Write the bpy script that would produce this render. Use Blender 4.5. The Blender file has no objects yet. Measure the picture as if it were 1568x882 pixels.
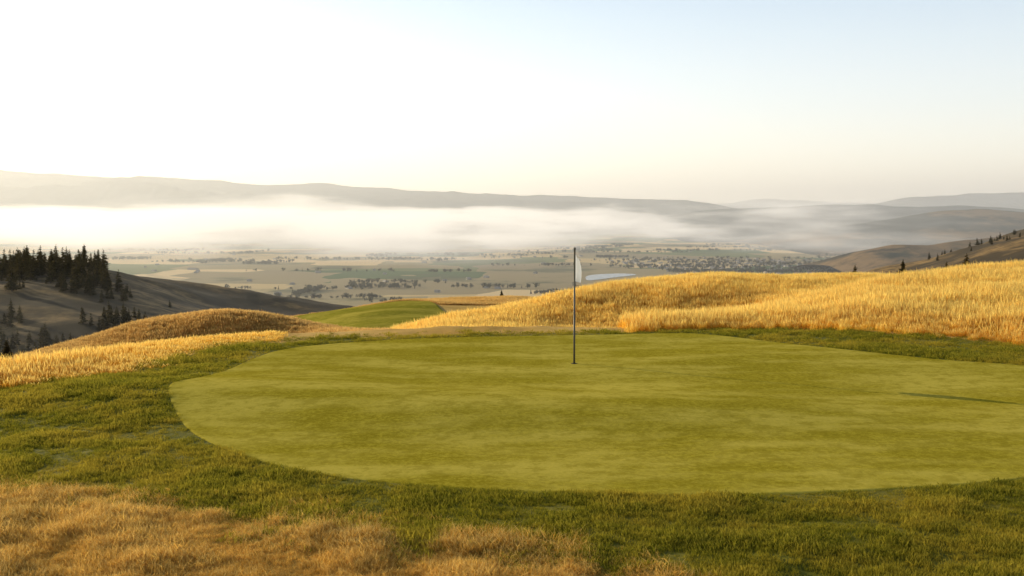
import bpy, math, numpy as np, random
from mathutils import Vector
rng=np.random.default_rng(7); random.seed(7)
F=1524.0; CH=2.7; HOR=330.0
SUN_EL=15.0
SUN_DIR=np.array([-6.1,3.95]); SUN_DIR/=np.linalg.norm(SUN_DIR)
def PZ(D,py): return CH-(py-HOR)/F*D
def W0(px,py,z=0.0):
    D=(CH-z)*F/(py-HOR); return ((px-784)/F*D, D)
scene=bpy.context.scene
# ---------------------------------------------------------------- noise
def hsh(ix,iy,s):
    n=(ix.astype(np.int64)*374761393+iy.astype(np.int64)*668265263+s*1442695041)&0xffffffff
    n=((n^(n>>13))*1274126177)&0xffffffff
    n=(n^(n>>16))&0xffffff
    return n/float(0xffffff)
def vnoise(x,y,s=0):
    x=np.asarray(x,float);y=np.asarray(y,float)
    ix=np.floor(x);iy=np.floor(y);fx=x-ix;fy=y-iy
    fx=fx*fx*fx*(fx*(fx*6-15)+10);fy=fy*fy*fy*(fy*(fy*6-15)+10)
    a=hsh(ix,iy,s);b=hsh(ix+1,iy,s);c=hsh(ix,iy+1,s);d=hsh(ix+1,iy+1,s)
    return (a*(1-fx)+b*fx)*(1-fy)+(c*(1-fx)+d*fx)*fy
def fbm(x,y,o=4,s=0):
    r=0;a=.5;t=0
    for i in range(o):
        r=r+a*(vnoise(x*2**i+17.3*i,y*2**i-9.1*i,s+i)-.5)*2;t+=a;a*=.5
    return r/t
def ridged(x,y,o=5,s=0):
    r=0;a=.5;t=0
    for i in range(o):
        r=r+a*(1-np.abs(2*vnoise(x*2**i+7.3*i,y*2**i+3.1*i,s+i)-1));t+=a;a*=.5
    return r/t
def sst(a,b,x):
    t=np.clip((x-a)/(b-a),0,1);return t*t*(3-2*t)
# ---------------------------------------------------------------- terrain function
Z=PZ
cols={
-400:[(14,0),(22,-1.6),(40,-6),(58,-9),(75,-12),(110,-19),(220,-52),(420,Z(420,418))],
0:[(17,0),(22,-1.1),(42,-5.2),(55,Z(55,562)),(70,-8),(110,-16),(220,-50),(450,Z(450,430))],
100:[(18,0),(23,-1.0),(45,-5.2),(55,Z(55,538)),(70,-7.5),(110,-15),(220,-48),(450,Z(450,431))],
200:[(19.5,0),(25,-1.1),(47.5,-5.4),(55,Z(55,502)),(68,-6.5),(110,-14),(220,-45),(480,Z(480,436))],
330:[(21.3,0),(27,-1.1),(49.5,-5.2),(55,Z(55,478)),(68,-5.5),(110,-12),(220,-45),(540,Z(540,452))],
400:[(22,0),(28,-1.1),(49.5,-5.1),(55,Z(55,483)),(68,-5.5),(108,-9),(220,-45),(570,Z(570,461))],
470:[(22.6,0),(28,-1.1),(47,-4.5),(55,Z(55,500)),(66,-5.6),(105,Z(105,485)),(220,-45),(610,Z(610,470))],
540:[(23,0),(28,-1.0),(43,-3.4),(51,Z(51,518)),(62,Z(62,512)),(105,Z(105,474)),(220,-40),(640,Z(640,477))],
620:[(23.3,0),(28,-.9),(37,-2.2),(44,Z(44,514)),(60,Z(60,511)),(105,Z(105,464)),(220,-40),(650,-70)],
700:[(23.5,0),(28,-.7),(37,-2.1),(45,Z(45,489)),(62,-5.0),(105,Z(105,463)),(220,-40),(650,-85)],
800:[(23.6,0),(28,-.7),(39,-2.1),(47,Z(47,470)),(64,-5),(105,Z(105,457)),(220,-40),(650,-90)],
900:[(23.6,0),(28,-.7),(40,-2.2),(49,Z(49,447)),(66,-4),(105,Z(105,470)),(220,-40),(650,-90)],
1000:[(23.6,0),(27,-.4),(41,-2.2),(51,Z(51,433)),(68,-3.5),(105,-9),(220,-40),(650,-90)],
1100:[(23,0),(27,-.3),(41,-2.1),(52,Z(52,427)),(70,-3.5),(105,-9),(220,-40),(650,-90)],
1200:[(22,0.0),(29,-.12),(41,-1.8),(53,Z(53,427)),(70,-3.5),(105,-9),(220,-40),(680,-90)],
1320:[(21.5,0.02),(31,.22),(41,-1.2),(54,Z(54,430)),(70,-3.5),(105,-9),(220,-40),(820,Z(820,418))],
1430:[(21,0.02),(34,.42),(43,-.5),(57,Z(57,437)),(75,-3.5),(105,-9),(220,-40),(860,Z(860,390))],
1568:[(20.5,0.02),(37,.62),(46,0),(60,-1.2),(78,-3.5),(105,-9),(220,-40),(900,Z(900,350))],
1750:[(20,0.02),(40,.9),(50,.3),(64,-.8),(80,-3),(105,-9),(220,-40),(900,Z(900,325))],
2000:[(20,0.02),(42,1.1),(52,.5),(66,-.6),(80,-3),(105,-9),(220,-40),(900,Z(900,318))],
}
cpx=np.array(sorted(cols)); VZ=-150.0
tabD=[];tabZ=[]
for c in cpx:
    k=[(0.05,0),(11,0)]+cols[c]+[(1500,VZ),(90000,VZ)]
    tabD.append([a for a,b in k]);tabZ.append([b for a,b in k])
tabD=np.array(tabD,float);tabZ=np.array(tabZ,float)
dense=np.arange(-400,2001,4.0)
ker=np.exp(-0.5*(np.arange(-24,25)*4/24.0)**2);ker/=ker.sum()
def dens(t):
    o=[]
    for k in range(t.shape[1]):
        v=np.interp(dense,cpx,t[:,k]);v=np.pad(v,24,mode='edge');o.append(np.convolve(v,ker,mode='valid'))
    return np.array(o).T
DD=dens(tabD);DZ=dens(tabZ)
K=DD.shape[1]
hh=np.diff(DD,axis=1);dl=np.diff(DZ,axis=1)/hh
M=np.zeros_like(DZ)
w1=2*hh[:,1:]+hh[:,:-1];w2=hh[:,1:]+2*hh[:,:-1]
prod=dl[:,1:]*dl[:,:-1]
with np.errstate(divide='ignore',invalid='ignore'):
    mm=(w1+w2)/(w1/dl[:,:-1]+w2/dl[:,1:])
M[:,1:-1]=np.where(prod>0,np.nan_to_num(mm),0)
def terr(X,Y,detail=True):
    X=np.asarray(X,float);Y=np.asarray(Y,float)
    th=np.arctan2(X,Y);r=np.hypot(X,Y)
    tc=np.clip(th,math.atan((-400-784)/F),math.atan((2000-784)/F))
    px=784+F*np.tan(tc);d=r*np.cos(tc)
    f=np.clip((px+400)/4.0,0,len(dense)-1.001);i0=f.astype(int);fr=f-i0
    z=np.zeros_like(d)
    def ev(i):
        Dk=DD[i]
        k=(d[...,None]>=Dk).sum(-1)-1;k=np.clip(k,0,K-2)
        a=DD[i,k];h=hh[i,k];t=np.clip((d-a)/h,0,1)
        return ((2*t**3-3*t**2+1)*DZ[i,k]+(t**3-2*t**2+t)*h*M[i,k]+(-2*t**3+3*t**2)*DZ[i,k+1]+(t**3-t**2)*h*M[i,k+1])
    z=ev(i0)*(1-fr)+ev(i0+1)*fr
    bw=sst(0.9,2.6,np.abs(th));z=z*(1-bw)+bw*(VZ*sst(60,1500,r))
    z=z+0.04*fbm(X/5.5+3,Y/3.2,2,5)*sst(6,12,r)*(1-sst(20,60,r))
    z=z+0.15*np.exp(-((Y-14.0+.12*X+.5*fbm(X/4,Y/9,2,41))/1.6)**2)*(1-sst(3,8,np.abs(X+2)))
    z=z+0.35*fbm(X/11,Y/11,3,11)*sst(32,44,r)*(1-sst(200,600,r))
    z=z+9*(fbm(X/130,Y/130,5,21))*sst(170,380,r)*(1-sst(900,1500,r))
    return z
def mesh_obj(name,verts,faces,mat=None,smooth=True,coll=None):
    me=bpy.data.meshes.new(name)
    verts=np.asarray(verts,np.float32)
    if isinstance(faces,np.ndarray):
        n,k=faces.shape
        me.vertices.add(len(verts));me.vertices.foreach_set('co',verts.ravel())
        me.loops.add(n*k);me.loops.foreach_set('vertex_index',faces.ravel().astype(np.int32))
        me.polygons.add(n);me.polygons.foreach_set('loop_start',np.arange(0,n*k,k,dtype=np.int32))
        me.polygons.foreach_set('loop_total',np.full(n,k,dtype=np.int32))
        me.update(calc_edges=True)
    else:
        me.from_pydata([tuple(map(float,v)) for v in verts],[],faces);me.update()
    if smooth: me.polygons.foreach_set('use_smooth',np.ones(len(me.polygons),dtype=bool))
    ob=bpy.data.objects.new(name,me)
    if mat: me.materials.append(mat)
    (coll or scene.collection).objects.link(ob) if coll!=False else None
    return ob
def gridfaces(n,m,wrap=False):
    i=np.arange(n-1)[:,None];j=np.arange(m if wrap else m-1)[None,:]
    j2=(j+1)%m
    a=i*m+j;b=i*m+j2;c=(i+1)*m+j2;d=(i+1)*m+j
    return np.stack([a+0*j,b+0*i,c+0*i,d+0*j],-1).reshape(-1,4)
def attr(ob,name,vals):
    a=ob.data.attributes.new(name,'FLOAT','POINT');a.data.foreach_set('value',np.asarray(vals,np.float32))
# ---------------------------------------------------------------- node helper
class NT:
    def __init__(s,name,vol=False):
        s.m=bpy.data.materials.new(name);s.m.use_nodes=True;s.t=s.m.node_tree;s.t.nodes.clear()
        s.out=s.t.nodes.new('ShaderNodeOutputMaterial')
    def n(s,typ,ins={},**kw):
        nd=s.t.nodes.new('ShaderNode'+typ)
        for k,v in kw.items(): setattr(nd,k,v)
        for k,v in ins.items():
            if isinstance(v,bpy.types.NodeSocket): s.t.links.new(v,nd.inputs[k])
            else: nd.inputs[k].default_value=v
        return nd
    def math(s,op,a,b=0.0,c=0.0,clamp=False):
        nd=s.t.nodes.new('ShaderNodeMath');nd.operation=op;nd.use_clamp=clamp
        for i,v in enumerate((a,b,c)):
            if isinstance(v,bpy.types.NodeSocket): s.t.links.new(v,nd.inputs[i])
            else: nd.inputs[i].default_value=v
        return nd.outputs[0]
    def mix(s,f,a,b,bt='MIX'):
        nd=s.t.nodes.new('ShaderNodeMix');nd.data_type='RGBA';nd.blend_type=bt
        for i,v in ((0,f),(6,a),(7,b)):
            if isinstance(v,bpy.types.NodeSocket): s.t.links.new(v,nd.inputs[i])
            else: nd.inputs[i].default_value=(*v,1) if isinstance(v,tuple) and len(v)==3 else v
        return nd.outputs[2]
    def sm(s,v,a,b,c=0.0,d=1.0):
        nd=s.n('MapRange',{'Value':v,'From Min':a,'From Max':b,'To Min':c,'To Max':d},interpolation_type='SMOOTHSTEP');return nd.outputs[0]
    def pos(s,scale=(1,1,1)):
        g=s.n('NewGeometry');mp=s.n('Mapping',{'Vector':g.outputs['Position'],'Scale':scale});return mp.outputs[0]
    def noise(s,vec,sc,det=4,rough=.55):
        return s.n('TexNoise',{'Vector':vec,'Scale':sc,'Detail':det,'Roughness':rough}).outputs[0]
    def at(s,name): return s.n('Attribute',attribute_name=name).outputs['Fac']
    def surf(s,sh): s.t.links.new(sh,s.out.inputs['Surface'])
    def volu(s,sh): s.t.links.new(sh,s.out.inputs['Volume'])
# ---------------------------------------------------------------- outlines
def catmull(P,n=10,closed=True):
    P=np.array(P,float);N=len(P);o=[]
    for i in range(N):
        p0,p1,p2,p3=P[(i-1)%N],P[i],P[(i+1)%N],P[(i+2)%N]
        for j in range(n):
            t=j/n
            o.append(.5*((2*p1)+(-p0+p2)*t+(2*p0-5*p1+4*p2-p3)*t*t+(-p0+3*p1-3*p2+p3)*t**3))
    return np.array(o)
green_px=[(252,606),(262,640),(300,675),(400,713),(520,737),(650,751),(800,761),(1050,767),(1250,764),(1450,755),(1600,741),(1850,700),(2000,650),(1900,600),
 (1568,562),(1450,554),(1300,539),(1150,520),(1060,512),(1000,512),(900,514),(760,516),(620,519),(520,524),(440,533),(385,549),(340,570),(290,592)]
GP=catmull([W0(*p) for p in green_px],16)
for _ in range(14): GP=.5*GP+.25*np.roll(GP,1,0)+.25*np.roll(GP,-1,0)
fr_px=[(0,604),(110,588),(190,574),(270,550),(350,530),(440,521),(540,516),(760,512),(1000,508),(1150,504),(1300,509),(1568,529),(2000,560),(2600,600),(3400,800),
 (2600,1200),(1300,1100),(1000,925),(850,872),(700,850),(560,831),(430,815),(330,800),(150,776),(0,764),(-300,740),(-500,690),(-300,640)]
FP=catmull([W0(*p) for p in fr_px],6)
def sdist(X,Y,P):
    X=np.asarray(X,float);Y=np.asarray(Y,float)
    d=np.full(X.shape,1e9);ins=np.zeros(X.shape,bool)
    for i in range(len(P)):
        ax,ay=P[i];bx,by=P[(i+1)%len(P)]
        ex,ey=bx-ax,by-ay;L=ex*ex+ey*ey+1e-12
        t=np.clip(((X-ax)*ex+(Y-ay)*ey)/L,0,1)
        d=np.minimum(d,np.hypot(X-ax-t*ex,Y-ay-t*ey))
        c=((ay>Y)!=(by>Y));
        with np.errstate(divide='ignore',invalid='ignore'):
            xi=ax+(Y-ay)*ex/(ey if abs(ey)>1e-12 else 1e-12)
        ins^=(c&(X<xi))
    return np.where(ins,d,-d)
# ---------------------------------------------------------------- materials
def grass_ground():
    b=NT('ground_mat')
    p=b.pos();fr=b.at('fringe');far=b.at('far');val=b.at('valley')
    nb=b.noise(p,1.2,5);nf=b.noise(p,14,4,.7)
    e=b.math('ADD',fr,b.math('MULTIPLY',b.math('SUBTRACT',nb,.5),.9))
    e=b.math('ADD',e,b.math('MULTIPLY',b.math('SUBTRACT',nf,.5),.5))
    fm=b.sm(e,-.06,.1)
    nl=b.noise(p,.35,5,.6)
    g1=b.mix(b.sm(nf,.3,.7),(.07,.08,.01),(.20,.19,.02))
    g1=b.mix(b.sm(nl,.4,.7),g1,(.26,.21,.03))
    dry=b.mix(b.sm(nf,.3,.7),(.28,.15,.025),(.66,.41,.09))
    gold=b.mix(b.sm(nl,.3,.7),(.5,.28,.05),(.7,.44,.11))
    yy=b.n('SeparateXYZ',{'Vector':p})
    base=b.mix(b.sm(yy.outputs[1],12,15),dry,gold)
    base=b.mix(fm,base,g1)
    n2=b.noise(b.pos((.012,.012,.012)),1,6,.62);n3=b.noise(b.pos((.09,.09,.09)),1,5,.7)
    hill=b.mix(b.sm(n3,.35,.65),(.10,.07,.035),(.36,.23,.09))
    hill=b.mix(b.sm(n2,.38,.56),hill,(.07,.052,.028))
    base=b.mix(far,base,hill)
    wv=b.n('TexNoise',{'Vector':b.pos((.002,.002,0)),'Scale':1,'Detail':3})
    vpos=b.n('VectorMath',{0:b.pos((.0026,.0024,0)),1:b.n('VectorMath',{0:wv.outputs['Color'],'Scale':.5},operation='SCALE').outputs[0]},operation='ADD').outputs[0]
    vv=b.n('TexVoronoi',{'Vector':vpos,'Scale':1.0,'Randomness':.8},feature='F1',distance='CHEBYCHEV')
    vc=b.n('SeparateColor',{'Color':vv.outputs['Color']})
    cr=b.n('ValToRGB',{'Fac':vc.outputs[0]})
    els=cr.color_ramp.elements
    els[0].position=0;els[0].color=(.17,.19,.06,1);els[1].position=1;els[1].color=(.42,.30,.15,1)
    for q,c in ((.2,(.36,.28,.13,1)),(.38,(.58,.42,.18,1)),(.52,(.08,.13,.035,1)),(.66,(.33,.25,.12,1)),(.82,(.74,.54,.27,1))):
        x=els.new(q);x.color=c
    cr.color_ramp.interpolation='CONSTANT'
    n4=b.noise(b.pos((.0028,.0028,0)),1,7,.6)
    vcol=b.mix(b.sm(n4,.53,.63,0,.8),cr.outputs[0],(.09,.10,.04))
    base=b.mix(val,base,vcol)
    nbp=b.noise(p,9,2,.5)
    bp=b.n('Bump',{'Strength':.5,'Distance':.03,'Height':b.math('ADD',nbp,nb)})
    sh=b.n('BsdfPrincipled',{'Base Color':base,'Roughness':.9,'Specular IOR Level':.1,'Normal':bp.outputs[0]})
    b.surf(sh.outputs[0]);return b.m
def green_mat(name,c1,c2,c3,sc=1.0):
    b=NT(name);p=b.pos()
    nf=b.noise(p,14*sc,7,.85);nm=b.noise(b.pos((.35*sc,.9*sc,1)),1.0,5,.6);nn=b.noise(p,3*sc,7,.8)
    c=b.mix(b.sm(nf,.40,.60),c1,c2)
    c=b.mix(b.sm(nm,.38,.64,0,.75),c,c3)
    c=b.mix(b.sm(nn,.46,.60,0,.5),c,c1)
    nb=b.noise(p,10*sc,2,.5)
    bp=b.n('Bump',{'Strength':.4,'Distance':.008/sc,'Height':nb})
    sh=b.n('BsdfPrincipled',{'Base Color':c,'Roughness':.9,'Specular IOR Level':.0,'Normal':bp.outputs[0]})
    b.surf(sh.outputs[0]);return b.m
def blade_mat(name,lo,hi,tipc,h,trans=.5,patch=.35,alt=None):
    b=NT(name)
    tc=b.n('TexCoord');z=b.n('SeparateXYZ',{'Vector':tc.outputs['Object']}).outputs[2]
    oi=b.n('ObjectInfo')
    c=b.mix(oi.outputs['Random'],lo,hi)
    if alt:
        nz=b.noise(b.pos((patch,patch,patch)),1,5,.65);c=b.mix(b.sm(nz,.44,.62,0,.85),c,alt)
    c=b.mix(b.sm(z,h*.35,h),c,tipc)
    d=b.n('BsdfDiffuse',{'Color':c});t=b.n('BsdfTranslucent',{'Color':c})
    m=b.n('MixShader',{0:trans,1:d.outputs[0],2:t.outputs[0]})
    b.surf(m.outputs[0]);return b.m
# ---------------------------------------------------------------- ground sheet
th=np.concatenate([np.linspace(-math.pi,-.62,60,endpoint=False),np.linspace(-.62,.62,720,endpoint=False),np.linspace(.62,math.pi,60,endpoint=False)])
rr=np.concatenate([np.geomspace(.3,6,30,endpoint=False),np.geomspace(6,130,330,endpoint=False),np.geomspace(130,1600,200,endpoint=False),np.geomspace(1600,80000,60)])
R,T=np.meshgrid(rr,th,indexing='ij')
X=R*np.sin(T);Y=R*np.cos(T);ZZ=terr(X,Y)
sg=np.full(X.shape,-50.0);nm=R<70
sf=np.full(X.shape,-50.0);sf[nm]=sdist(X[nm],Y[nm],FP)
sg[nm]=sdist(X[nm],Y[nm],GP[::4])
ZZ=ZZ-0.03*sst(0.0,.35,sg)
ZZ[nm]+=.035*fbm(X[nm]/.8,Y[nm]/.8,3,31)*(1-sst(-.5,-.1,sg[nm]))
V=np.stack([X,Y,ZZ],-1).reshape(-1,3)
Fc=gridfaces(len(rr),len(th),True)[:,::-1]
ground=mesh_obj('ground',V,Fc.copy(),grass_ground())
attr(ground,'fringe',np.clip(sf,-5,5).ravel())
attr(ground,'far',sst(115,170,R).ravel())
attr(ground,'valley',sst(1000,1500,R).ravel())
def drape(name,P,mat,off,nr=60):
    c=P.mean(0);t=np.linspace(0,1,nr)**.8
    XY=c+(P-c)[None]*t[1:,None,None]
    XY=np.concatenate([c+(P-c)[None]*1e-3,XY],0)
    x=XY[...,0];y=XY[...,1];z=terr(x,y)+off
    z[-1]-=off*1.2+.006
    return mesh_obj(name,np.stack([x,y,z],-1).reshape(-1,3),gridfaces(nr,len(P),True).copy(),mat)
gm=green_mat('putting_green_mat',(.285,.225,.015),(.48,.385,.036),(.64,.515,.088))
green=drape('putting_green',GP,gm,0.009,160)
if green.data.polygons[100].normal.z<0: green.data.flip_normals()
fw_px=[(425,486,100),(470,492,84),(540,506,66),(600,513,60),(660,505,62),(700,490,75),(672,472,92),(655,466,101),(620,464.5,104),(560,472,103),(500,480,103)]
FWP=catmull([((px-784)/F*D,D) for px,py,D in fw_px],8)
fm_=green_mat('fairway_mat',(.19,.18,.02),(.34,.30,.04),(.48,.39,.07),.15)
fw=drape('fairway',FWP,fm_,0.12,40)
if fw.data.polygons[100].normal.z<0: fw.data.flip_normals()
# ---------------------------------------------------------------- instancing
def scatter(name,pts,scale,srcs,tilt=0.0,rotz=None,zs=None):
    n=len(pts)
    me=bpy.data.meshes.new(name);me.vertices.add(n);me.vertices.foreach_set('co',np.asarray(pts,np.float32).ravel())
    ob=bpy.data.objects.new(name,me);scene.collection.objects.link(ob)
    rot=np.stack([rng.normal(0,tilt,n),rng.normal(0,tilt,n),rng.uniform(0,6.283,n) if rotz is None else rotz],-1)
    a=me.attributes.new('rot','FLOAT_VECTOR','POINT');a.data.foreach_set('vector',rot.astype(np.float32).ravel())
    sc=np.stack([scale,scale,scale if zs is None else zs],-1)
    a=me.attributes.new('scl','FLOAT_VECTOR','POINT');a.data.foreach_set('vector',sc.astype(np.float32).ravel())
    col=bpy.data.collections.new(name+'_parts')
    for s in srcs: col.objects.link(s)
    ng=bpy.data.node_groups.new(name+'_gn','GeometryNodeTree')
    ng.interface.new_socket('Geometry',in_out='INPUT',socket_type='NodeSocketGeometry')
    ng.interface.new_socket('Geometry',in_out='OUTPUT',socket_type='NodeSocketGeometry')
    N=ng.nodes;L=ng.links
    gi=N.new('NodeGroupInput');go=N.new('NodeGroupOutput')
    m2p=N.new('GeometryNodeMeshToPoints');iop=N.new('GeometryNodeInstanceOnPoints')
    ci=N.new('GeometryNodeCollectionInfo');ci.inputs['Collection'].default_value=col
    ci.inputs['Separate Children'].default_value=True;ci.inputs['Reset Children'].default_value=True
    L.new(gi.outputs[0],m2p.inputs[0]);L.new(m2p.outputs[0],iop.inputs['Points']);L.new(ci.outputs[0],iop.inputs['Instance'])
    iop.inputs['Pick Instance'].default_value=True
    for nm_,sock in (('rot','Rotation'),('scl','Scale')):
        q=N.new('GeometryNodeInputNamedAttribute');q.data_type='FLOAT_VECTOR';q.inputs['Name'].default_value=nm_
        L.new(q.outputs['Attribute'],iop.inputs[sock])
    L.new(iop.outputs[0],go.inputs[0])
    md=ob.modifiers.new('scatter','NODES');md.node_group=ng
    return ob
def tuft(name,nb,rad,h,w,lean,mat,head=False,seed=0):
    r=np.random.default_rng(seed);V=[];Fa=[]
    for i in range(nb):
        a=r.uniform(0,6.283);q=rad*math.sqrt(r.random());x=q*math.cos(a);y=q*math.sin(a)
        hh_=h*r.uniform(.55,1.1);la=r.uniform(0,6.283);ll=lean*hh_*r.uniform(.2,1.2)
        fa=r.uniform(0,3.1416);wx=w*math.cos(fa)/2;wy=w*math.sin(fa)/2
        b0=len(V)
        for t,ww in ((0,1),(.5,.8)):
            cx=x+ll*t*t*math.cos(la);cy=y+ll*t*t*math.sin(la);cz=hh_*t
            V+= [(cx-wx*ww,cy-wy*ww,cz),(cx+wx*ww,cy+wy*ww,cz)]
        t=1;cx=x+ll*math.cos(la);cy=y+ll*math.sin(la)
        if head and r.random()<.6:
            cz=hh_;k=.72;hx=x+ll*k*math.cos(la);hy=y+ll*k*math.sin(la);hz=hh_*k
            V+=[(hx-wx*1.8,hy-wy*1.8,hz),(hx+wx*1.8,hy+wy*1.8,hz),(cx,cy,cz)]
            Fa+=[(b0,b0+1,b0+3,b0+2),(b0+2,b0+3,b0+5,b0+4),(b0+4,b0+5,b0+6)]
        else:
            V+=[(cx,cy,hh_*.98)];Fa+=[(b0,b0+1,b0+3,b0+2),(b0+2,b0+3,b0+4)]
    return mesh_obj(name,V,Fa,mat,False,False)
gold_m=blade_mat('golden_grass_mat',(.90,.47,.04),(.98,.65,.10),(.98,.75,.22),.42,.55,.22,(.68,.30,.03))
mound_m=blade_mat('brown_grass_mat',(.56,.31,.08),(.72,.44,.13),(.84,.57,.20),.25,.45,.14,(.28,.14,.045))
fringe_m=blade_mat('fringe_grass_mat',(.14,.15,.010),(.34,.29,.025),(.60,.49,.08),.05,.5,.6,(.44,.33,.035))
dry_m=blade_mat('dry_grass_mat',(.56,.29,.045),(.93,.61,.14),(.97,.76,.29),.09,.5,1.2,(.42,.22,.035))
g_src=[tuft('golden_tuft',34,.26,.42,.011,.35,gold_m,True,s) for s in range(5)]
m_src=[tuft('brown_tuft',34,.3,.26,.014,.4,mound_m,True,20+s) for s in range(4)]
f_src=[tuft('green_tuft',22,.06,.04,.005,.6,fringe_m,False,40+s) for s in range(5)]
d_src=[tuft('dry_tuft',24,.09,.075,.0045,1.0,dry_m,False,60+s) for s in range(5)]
def samp(n,D0,D1,p0,p1,power=1.0):
    Yv=np.sqrt(rng.uniform(0,1,n)*(D1**2-D0**2)+D0**2);u=(rng.uniform(p0,p1,n)-784)/F
    return u*Yv,Yv
x,y=samp(120000,13,62,-160,1760)
s=sdist(x,y,FP);pxx=784+F*x/y
k=(s<-.02+.15*rng.normal(size=len(s)))&(y>13)
k&=~((pxx<605)&(s<-2.2))
k&=~((pxx>=605)&(pxx<960)&(y<33))
k&=~((pxx>430)&(pxx<605))
k&=(rng.random(len(x))<np.where(y<42,1,.75))
x=x[k];y=y[k];s=s[k];pxx=784+F*x/y
hs=np.clip(.45+(-s)*.35,.45,1)*rng.uniform(.7,1.2,len(x))*(1+.35*fbm(x/2.5,y/2.5,3,8))
hs*=np.where(pxx<600,np.interp(pxx,[0,300,430],[.72,.40,.25]),1)
xs_=np.where(pxx<600,np.maximum(hs,.6),hs)
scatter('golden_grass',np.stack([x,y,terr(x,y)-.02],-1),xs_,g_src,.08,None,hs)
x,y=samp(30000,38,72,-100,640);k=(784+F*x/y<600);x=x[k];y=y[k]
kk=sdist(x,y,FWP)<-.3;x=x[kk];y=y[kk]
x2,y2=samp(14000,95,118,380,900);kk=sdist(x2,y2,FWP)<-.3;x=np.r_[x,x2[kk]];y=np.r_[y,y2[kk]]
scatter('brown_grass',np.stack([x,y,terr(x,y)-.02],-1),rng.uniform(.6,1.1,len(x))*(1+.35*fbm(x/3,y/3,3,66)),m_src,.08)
x,y=samp(210000,6.5,25,-60,1640)
k=(rng.random(len(x))<np.clip((11/y)**2,.18,1));x=x[k];y=y[k]
s=sdist(x,y,FP);g=sdist(x,y,GP[::4])
k=(s>-.15+.28*rng.normal(size=len(s)))&(g<.015);x=x[k];y=y[k];g=g[k]
cl=fbm(x/.45,y/.45,3,9)
hs=rng.uniform(.6,1.2,len(x))*(1+.9*cl)*np.clip(.85+(-g)*1.2,.85,1.15)*np.where(y>14,1.3,1)
hs=np.clip(hs,.3,2.0)
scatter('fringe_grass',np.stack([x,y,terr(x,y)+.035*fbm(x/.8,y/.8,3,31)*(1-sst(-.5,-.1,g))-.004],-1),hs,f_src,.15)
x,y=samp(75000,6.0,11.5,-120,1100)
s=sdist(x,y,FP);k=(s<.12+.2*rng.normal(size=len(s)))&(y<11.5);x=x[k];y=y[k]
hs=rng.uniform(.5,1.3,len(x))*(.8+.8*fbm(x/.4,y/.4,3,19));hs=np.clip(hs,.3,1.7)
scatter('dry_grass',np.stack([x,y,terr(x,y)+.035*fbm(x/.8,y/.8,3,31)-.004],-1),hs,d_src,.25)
# ---------------------------------------------------------------- trees
def conifer(name,h,rad,mat,bark,seed,layers=16,br=9,link=False):
    r=np.random.default_rng(seed);V=[];Fa=[]
    n=7
    for i in range(n):
        a=6.283*i/n;V+=[(h*.018*math.cos(a),h*.018*math.sin(a),-h*.03),(h*.003*math.cos(a),h*.003*math.sin(a),h*.97)]
    for i in range(n): j=(i+1)%n;Fa.append((2*i,2*j,2*j+1,2*i+1))
    nt=len(Fa)
    for l in range(layers):
        t=(l+.5)/layers;z0=h*(.10+.88*t);L0=rad*(1-t)**.85*r.uniform(.75,1.15)+.02*h
        for k in range(br):
            if r.random()<.12: continue
            a=r.uniform(0,6.283);L=L0*r.uniform(.55,1.15);dz=-L*r.uniform(.1,.45)+L*.1
            ca,sa=math.cos(a),math.sin(a);z1=z0+r.uniform(-.5,.5)*h/layers
            for q in np.linspace(.2,1,5):
                cx=ca*L*q;cy=sa*L*q;cz=z1+dz*q
                w=L0*.30*(1.15-q*.75)
                for e in range(2):
                    b0=len(V);o=r.normal(0,1,(3,3))*np.array([w,w,w*.55])
                    for v in o: V.append((cx+v[0],cy+v[1],cz+v[2]))
                    Fa.append((b0,b0+1,b0+2))
    ob=mesh_obj(name,V,Fa,bark,False,None if link else False)
    ob.data.materials.append(mat)
    mi=np.ones(len(Fa),np.int32);mi[:nt]=0;ob.data.polygons.foreach_set('material_index',mi)
    return ob
def leafmat(name,a,bb,tr=.25):
    b=NT(name);oi=b.n('ObjectInfo');nz=b.noise(b.pos((1.3,1.3,1.3)),1,3)
    c=b.mix(b.sm(nz,.35,.65),a,bb);c=b.mix(b.math('MULTIPLY',oi.outputs['Random'],.4),c,tuple(q*.5 for q in a))
    d=b.n('BsdfDiffuse',{'Color':c});t=b.n('BsdfTranslucent',{'Color':c});m=b.n('MixShader',{0:tr,1:d.outputs[0],2:t.outputs[0]})
    b.surf(m.outputs[0]);return b.m
bk=NT('bark_mat');bk.surf(bk.n('BsdfPrincipled',{'Base Color':bk.mix(bk.noise(bk.pos((3,3,.6)),1),(.05,.035,.025),(.12,.09,.06)),'Roughness':.9}).outputs[0]);bark=bk.m
pine_m=leafmat('pine_mat',(.065,.055,.028),(.13,.105,.045),.4)
dec_m=leafmat('broadleaf_mat',(.06,.062,.035),(.11,.105,.05))
psrc=[conifer('pine',1.0,.2+.03*s,pine_m,bark,s,13,7) for s in range(4)]
x,y=samp(5200,395,560,-420,260)
px_=784+F*x/y
dens_=fbm(x/40,y/40,3,77)
k=(dens_>-.2)&(rng.random(len(x))<np.where(px_<165,.22,.06))
k|=(px_<165)&(y>425)&(y<475)&(rng.random(len(x))<.12)
k&=~((px_>168)&(y>440))
x=x[k];y=y[k]
x2,y2=samp(800,290,420,-300,235);kk=fbm(x2/35,y2/35,3,78)>.06;x2=x2[kk];y2=y2[kk]
x3,y3=samp(60,780,900,1420,1700)
hs=np.r_[3.5+10*rng.random(len(x))**1.6,rng.uniform(3,8,len(x2)),rng.uniform(3.5,7,len(x3))]
x=np.r_[x,x2,x3];y=np.r_[y,y2,y3]
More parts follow.
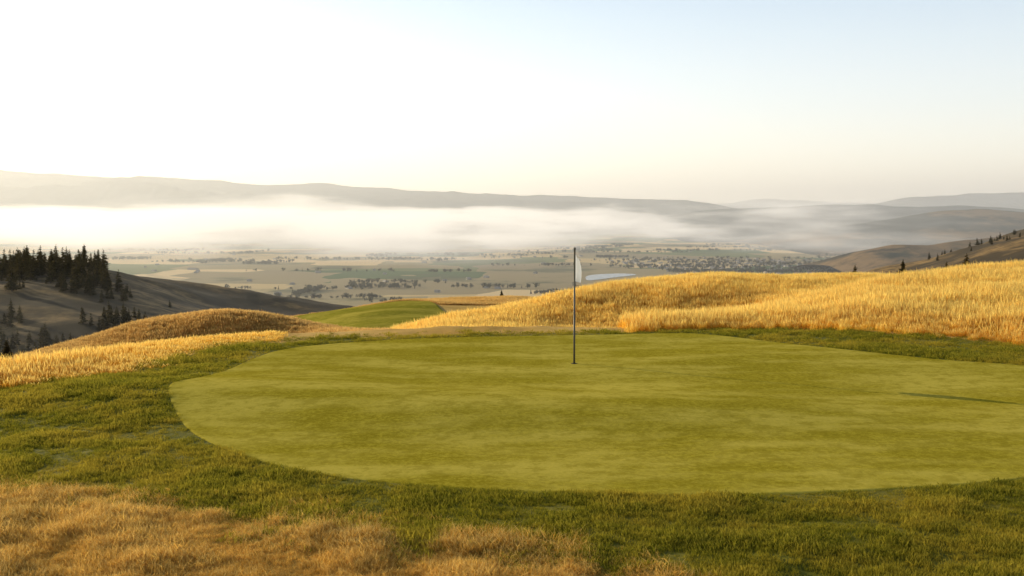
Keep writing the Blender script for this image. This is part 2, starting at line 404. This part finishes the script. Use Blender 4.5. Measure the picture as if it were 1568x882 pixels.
scatter('pine_forest',np.stack([x,y,terr(x,y)-.4],-1),hs*1.15,psrc,.03,None,hs)
def one_pine(px,D,top,seed,rad=.24):
    X_=(px-784)/F*D;zg=float(terr(np.array([X_]),np.array([D]))[0])-.1
    h=PZ(D,top)-zg
    o=conifer('pine_tree',h,rad*h,pine_m,bark,seed,18,10,True)
    o.location=(X_,D,zg);return o
one_pine(768,116,443,51,.3)
one_pine(1383,60,396,52,.28)
one_pine(1480,66,387,53,.32)
one_pine(1450,68,399,57,.24)
one_pine(1310,75,403,54,.2)
one_pine(5,60,520,55,.3)
def blob(name,seed,mat):
    r=np.random.default_rng(seed);V=[];Fa=[]
    V+=[(-.03,0,-.05),(.03,0,-.05),(.02,0,.4),(-.02,0,.4)];Fa.append((0,1,2,3))
    cs=[(r.normal(0,.22),r.normal(0,.22),r.uniform(.35,.8),r.uniform(.15,.28)) for _ in range(7)]
    for c in cs:
        for _ in range(22):
            d=r.normal(0,1,3);d/=np.linalg.norm(d);p=np.array(c[:3])+d*c[3]
            b0=len(V)
            for q in range(3): V.append(tuple(p+r.normal(0,.09,3)))
            Fa.append((b0,b0+1,b0+2))
    return mesh_obj(name,V,Fa,mat,False,False)
bs=[blob('broadleaf',s,dec_m) for s in range(4)]+[psrc[0]]
xs=[];ys=[]
for i in range(90):
    D=1700*(5200/1700)**rng.random();u=(rng.uniform(150,1500)-784)/F;n=rng.integers(14,60)
    ang=rng.choice([0.02,0.02,1.45,-.05])+rng.normal(0,.03);L=rng.uniform(100,480)
    t=rng.uniform(-.5,.5,n)*L;w=rng.normal(0,4 if rng.random()<.75 else 22,n)
    xs.append(u*D+t*math.cos(ang)-w*math.sin(ang));ys.append(D+t*math.sin(ang)+w*math.cos(ang))
for i in range(420):
    D=rng.uniform(2600,3600);xs.append(np.array([(rng.uniform(930,1330)-784)/F*D]));ys.append(np.array([D]))
x=np.concatenate(xs);y=np.concatenate(ys)
lx,ly=W0(932,421,VZ)
k=~((np.abs(x-lx)<170)&(np.abs(y-ly)<300));x=x[k];y=y[k]
scatter('distant_trees',np.stack([x,y,terr(x,y)-.3],-1),rng.uniform(5,12,len(x)),bs,.0)
def town():
    V=[];Fa=[];mi=[]
    for i in range(330):
        if i<250: D=rng.uniform(2400,3500);px=rng.uniform(950,1320)
        else: D=rng.uniform(1900,4500);px=rng.uniform(200,1500)
        cx=(px-784)/F*D;cy=D
        if abs(cx-lx)<170 and abs(cy-ly)<300: continue
        a=rng.uniform(0,3.14);l=rng.uniform(4,8);w=rng.uniform(3,5);h=rng.uniform(2.6,4);rf=h+w*.45
        if i%30==0:l*=2;w*=1.8
        ca,sa=math.cos(a),math.sin(a);b0=len(V)
        for (u,v,z) in [(-l,-w,0),(l,-w,0),(l,w,0),(-l,w,0),(-l,-w,h),(l,-w,h),(l,w,h),(-l,w,h),(-l,0,rf),(l,0,rf)]:
            V.append((cx+u*ca-v*sa,cy+u*sa+v*ca,VZ+z))
        for f,m in (((0,1,5,4),0),((1,2,6,5),0),((2,3,7,6),0),((3,0,4,7),0),((5,6,9),0),((7,4,8),0),((4,5,9,8),1),((6,7,8,9),1)):
            Fa.append(tuple(b0+q for q in f));mi.append(m)
    w=NT('town_wall_mat');w.surf(w.n('BsdfPrincipled',{'Base Color':w.mix(w.noise(w.pos((.03,.03,.0)),1),(.25,.22,.19),(.48,.44,.38)),'Roughness':.8}).outputs[0])
    rm=NT('town_roof_mat');rm.surf(rm.n('BsdfPrincipled',{'Base Color':rm.mix(rm.sm(rm.noise(rm.pos((.02,.02,.0)),1),.4,.6),(.12,.11,.11),(.3,.26,.24)),'Roughness':.8}).outputs[0])
    o=mesh_obj('distant_town',V,Fa,w.m,False);o.data.materials.append(rm.m);o.data.polygons.foreach_set('material_index',np.array(mi,np.int32))
town()
wm=NT('water_mat');wm.surf(wm.n('BsdfPrincipled',{'Base Color':(.10,.15,.18,1),'Roughness':.25,'Normal':wm.n('Bump',{'Strength':.3,'Distance':1.0,'Height':wm.noise(wm.pos((.05,.05,.05)),1)}).outputs[0]}).outputs[0])
lk=catmull([W0(px,py,VZ+.6) for px,py in [(897,424),(905,421),(925,419.4),(948,418.6),(967,419.2),(974,420.6),(960,422.6),(938,425),(915,428),(900,429)]],6)
c=lk.mean(0);V=[(c[0],c[1],VZ+.6)]+[(q[0],q[1],VZ+.6) for q in lk];n=len(lk)
mesh_obj('lake',V,[(0,1+i,1+(i+1)%n) for i in range(n)],wm.m)
# ---------------------------------------------------------------- mountains
def mount_mat(name,fo,gr,thr=.5):
    b=NT(name);n=b.noise(b.pos((.0016,.0011,.004)),1,8,.68);n2=b.noise(b.pos((.012,.012,.02)),1,5,.7)
    c=b.mix(b.sm(n,thr-.06,thr+.06),fo,gr);c=b.mix(b.sm(n2,.5,.7,0,.8),c,tuple(q*.5 for q in fo))
    b.surf(b.n('BsdfDiffuse',{'Color':c}).outputs[0]);return b.m
def ridge(name,pts,D,front,mat,seed,amp=.16,back=1500):
    pts=np.array(pts,float);pxs=np.linspace(pts[0,0],pts[-1,0],700)
    py=np.interp(pxs,pts[:,0],pts[:,1])
    kk=np.ones(9)/9;py=np.convolve(np.pad(py,4,mode='edge'),kk,'valid')
    py=py+2.2*fbm(pxs/55,pxs*0,5,seed+90)
    cz=CH-(py-HOR)/F*D-VZ
    v=np.concatenate([np.linspace(-1,0,90),np.linspace(0,1,20)[1:]])
    U,Vv=np.meshgrid((pxs-784)/F,v,indexing='ij')
    Yd=np.where(Vv<0,D+Vv*front,D+Vv*back)
    Xd=U*D*(1+.25*(Yd-D)/D)
    C=np.repeat(cz[:,None],len(v),1)
    prof=np.where(Vv<0,(1+Vv)**1.0*(.62+.38*(1+Vv)),1-Vv**1.5)
    nz=ridged(Xd/1500,Yd/2000,6,seed);n2=fbm(Xd/420,Yd/420,5,seed+50)
    wgt=np.sin(np.clip(prof,0,1)*math.pi)**.7
    H=C*(prof+(nz-.55)*amp*3.2*wgt)+n2*C.clip(0,400)*.045*np.clip(prof*3,0,1)
    H=np.minimum(H,C*1.03+6)
    H[:, 0]=-5
    return mesh_obj(name,np.stack([Xd,Yd,VZ+H],-1).reshape(-1,3),gridfaces(len(pxs),len(v)).copy(),mat)
m1=mount_mat('mountain_forest_mat',(.015,.028,.030),(.09,.09,.065),.56)
m2=mount_mat('hill_dry_mat',(.03,.038,.03),(.24,.16,.085),.52)
ridge('mountain_ridge',[(-700,275),(-300,262),(0,264),(100,268),(200,274),(240,270),(330,277),(400,283),(500,281),(600,289),(700,296),(800,300),(900,303),(1000,306),(1050,306),(1100,315),(1160,326),(1250,345)],13000,4500,m1,3,.22)
ridge('mountain_ridge',[(980,340),(1060,324),(1150,318),(1250,315),(1340,314),(1400,317),(1480,315),(1568,321),(1800,318),(2200,310)],8500,2800,m1,9)
ridge('mountain_ridge',[(950,325),(1050,316),(1110,311),(1180,305),(1250,308),(1350,312),(1450,312),(1700,316),(2200,310)],24000,3000,m1,15)
ridge('mountain_ridge',[(1300,322),(1345,311),(1400,301),(1480,297),(1568,294),(1700,290),(2300,280)],15000,3000,m1,21)
ridge('foothill',[(1150,372),(1230,352),(1300,345),(1380,332),(1440,322),(1500,320),(1568,326),(1800,322),(2200,315)],5200,1500,m2,27,.14,900)
ridge('foothill',[(1270,408),(1320,388),(1380,374),(1430,376),(1500,368),(1568,360),(1800,350)],2400,650,m2,33,.14,500)
# ---------------------------------------------------------------- haze and fog bank
def volbox(name,x0,x1,y0,y1,z0,z1,mat):
    V=[(x,y,z) for z in (z0,z1) for y in (y0,y1) for x in (x0,x1)]
    return mesh_obj(name,V,[(0,2,3,1),(4,5,7,6),(0,1,5,4),(2,6,7,3),(0,4,6,2),(1,3,7,5)],mat,False)
# a little emission stands in for the multiple scattering a single-bounce volume loses
h=NT('haze_mat')
HD=9e-5
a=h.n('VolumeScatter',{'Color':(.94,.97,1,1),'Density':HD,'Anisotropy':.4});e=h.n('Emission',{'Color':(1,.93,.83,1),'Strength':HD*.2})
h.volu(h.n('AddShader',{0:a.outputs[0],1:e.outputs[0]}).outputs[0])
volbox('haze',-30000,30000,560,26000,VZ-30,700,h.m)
f=NT('fog_mat')
p=f.pos();s=f.n('SeparateXYZ',{'Vector':p})
nx=f.noise(f.pos((.0012,.0008,.008)),1,4,.68)
top=f.math('ADD',s.outputs[2],f.math('MULTIPLY',f.math('SUBTRACT',nx,.5),-260))
hz=f.sm(top,-25,40,1,0)
lo=f.sm(s.outputs[2],-150,-60,.3,1)
xe=f.math('ADD',s.outputs[0],f.math('MULTIPLY',f.math('SUBTRACT',nx,.5),-6000))
xf=f.sm(xe,-1900,1300,1,0)
ye=f.math('ADD',s.outputs[1],f.math('MULTIPLY',s.outputs[0],.45))
yf=f.sm(ye,1900,4400)
den=f.math('MULTIPLY',f.math('MULTIPLY',hz,lo),f.math('MULTIPLY',xf,yf))
den=f.math('MULTIPLY',den,f.sm(nx,.42,.62,.04,1))
den=f.math('MULTIPLY',den,4.5e-3)
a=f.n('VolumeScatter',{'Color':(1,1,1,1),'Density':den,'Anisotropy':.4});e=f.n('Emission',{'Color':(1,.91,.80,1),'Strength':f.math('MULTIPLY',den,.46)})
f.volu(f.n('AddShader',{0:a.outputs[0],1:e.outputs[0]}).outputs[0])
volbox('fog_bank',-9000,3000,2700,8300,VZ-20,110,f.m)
g=NT('mist_mat');p=g.pos();s=g.n('SeparateXYZ',{'Vector':p})
den=g.math('MULTIPLY',g.sm(s.outputs[2],-70,-8,1,0),g.math('MULTIPLY',g.sm(s.outputs[0],-60,-170),g.sm(s.outputs[1],100,240)))
den=g.math('MULTIPLY',den,g.math('MULTIPLY',g.sm(s.outputs[1],560,420),.7e-3))
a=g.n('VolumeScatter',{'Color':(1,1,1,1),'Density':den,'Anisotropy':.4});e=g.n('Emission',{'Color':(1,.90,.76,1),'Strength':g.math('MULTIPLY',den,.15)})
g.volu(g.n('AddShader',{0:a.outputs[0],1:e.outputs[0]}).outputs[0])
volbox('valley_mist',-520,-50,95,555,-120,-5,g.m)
# ---------------------------------------------------------------- flagstick
hx,hy=W0(880,558);hz=float(terr(np.array([hx]),np.array([hy]))[0])+.009
root=bpy.data.objects.new('golf_flagstick',None);scene.collection.objects.link(root);root.location=(hx,hy,hz)
def lathe(name,prof,mat,n=20):
    V=[];Fa=[]
    for r_,z_ in prof:
        for i in range(n): a=6.2832*i/n;V.append((r_*math.cos(a),r_*math.sin(a),z_))
    for j in range(len(prof)-1):
        for i in range(n): Fa.append((j*n+i,j*n+(i+1)%n,(j+1)*n+(i+1)%n,(j+1)*n+i))
    o=mesh_obj(name,V,Fa,mat);o.parent=root;return o
pm=NT('pole_mat');pm.surf(pm.n('BsdfPrincipled',{'Base Color':pm.mix(pm.noise(pm.pos((30,30,5)),1),(.06,.06,.05),(.10,.095,.08)),'Roughness':.5}).outputs[0])
lathe('pole',[(.0,-.02),(.018,-.02),(.018,.9),(.016,.901),(.016,2.08),(.021,2.085),(.023,2.10),(.018,2.12),(.0,2.125)],pm.m)
cm=NT('cup_mat');cm.surf(cm.n('BsdfPrincipled',{'Base Color':(.01,.01,.008,1),'Roughness':.9}).outputs[0])
lathe('cup',[(0,.006),(.054,.006),(.058,.004)],cm.m)
flm=NT('flag_mat');dd=flm.n('BsdfDiffuse',{'Color':flm.mix(flm.noise(flm.pos((8,8,8)),1),(.80,.80,.81),(.86,.86,.86))});tt=flm.n('BsdfTranslucent',{'Color':(.6,.62,.66,1)})
flm.surf(flm.n('MixShader',{0:.4,1:dd.outputs[0],2:tt.outputs[0]}).outputs[0])
V=[];nu,nv=30,30
fd=np.array([.60,.80]);fp=np.array([.80,-.60])
for j in range(nv):
    t=j/(nv-1)
    for i in range(nu):
        u=i/(nu-1)
        wd=.07+.17*math.sin(math.pi*min(1,t*.66+.10))**.9
        z_=2.0-.12*u-t*(.47-.06*u)+.02*math.sin(u*9)*t
        q=fd*(.016+u*wd)+fp*(.042*math.sin(u*11+1.2*t)*(.4+.7*t)*min(1,u*4))
        V.append((q[0],q[1],z_))
fl=mesh_obj('flag',V,gridfaces(nv,nu).copy(),flm.m);fl.parent=root
# ---------------------------------------------------------------- light, sky, camera
az=math.atan2(SUN_DIR[0],SUN_DIR[1])
el=math.radians(SUN_EL)
d=Vector((math.sin(az)*math.cos(el),math.cos(az)*math.cos(el),math.sin(el)))
sl=bpy.data.lights.new('sun','SUN');sl.energy=5.0;sl.angle=math.radians(.25);sl.color=(1,.86,.58)
so=bpy.data.objects.new('sun',sl);scene.collection.objects.link(so);so.rotation_euler=d.to_track_quat('Z','Y').to_euler()
w=bpy.data.worlds.new('World');scene.world=w;w.use_nodes=True;nt=w.node_tree
bg=nt.nodes['Background'];sk=nt.nodes.new('ShaderNodeTexSky');sk.sky_type='NISHITA';sk.sun_disc=False
sk.sun_elevation=el;sk.sun_rotation=az;sk.altitude=600;sk.air_density=1.0;sk.dust_density=2.5;sk.ozone_density=1.2
tc=nt.nodes.new('ShaderNodeTexCoord');sx=nt.nodes.new('ShaderNodeSeparateXYZ');nt.links.new(tc.outputs['Generated'],sx.inputs[0])
ramp=nt.nodes.new('ShaderNodeValToRGB');nt.links.new(sx.outputs[2],ramp.inputs[0])
E=ramp.color_ramp.elements
E[0].position=0.0;E[0].color=(.97,.88,.73,1);E[1].position=1.0;E[1].color=(0,0,0,1)
for q,c in ((.05,(.88,.83,.74,1)),(.10,(.66,.66,.65,1)),(.20,(.43,.49,.54,1)),(.32,(.11,.13,.17,1)),(.5,(.01,.015,.02,1))):
    e=E.new(q);e.color=c
ml=nt.nodes.new('ShaderNodeMix');ml.data_type='RGBA';ml.blend_type='ADD';ml.inputs[0].default_value=1
sc1=nt.nodes.new('ShaderNodeMix');sc1.data_type='RGBA';sc1.blend_type='MULTIPLY';sc1.inputs[0].default_value=1
nt.links.new(ramp.outputs[0],sc1.inputs[6]);sc1.inputs[7].default_value=(8.3,8.3,8.3,1)
nt.links.new(sk.outputs[0],ml.inputs[6]);nt.links.new(sc1.outputs[2],ml.inputs[7])
nt.links.new(ml.outputs[2],bg.inputs[0]);bg.inputs[1].default_value=.12
cam=bpy.data.cameras.new('camera');co=bpy.data.objects.new('camera',cam);scene.collection.objects.link(co)
cam.lens=35;cam.sensor_width=36;cam.clip_end=200000;cam.clip_start=.1
co.location=(0,0,CH);co.rotation_euler=(math.radians(90)-math.atan(111/F),0,0)
scene.camera=co
scene.view_settings.view_transform='Standard';scene.view_settings.look='None';scene.view_settings.exposure=0
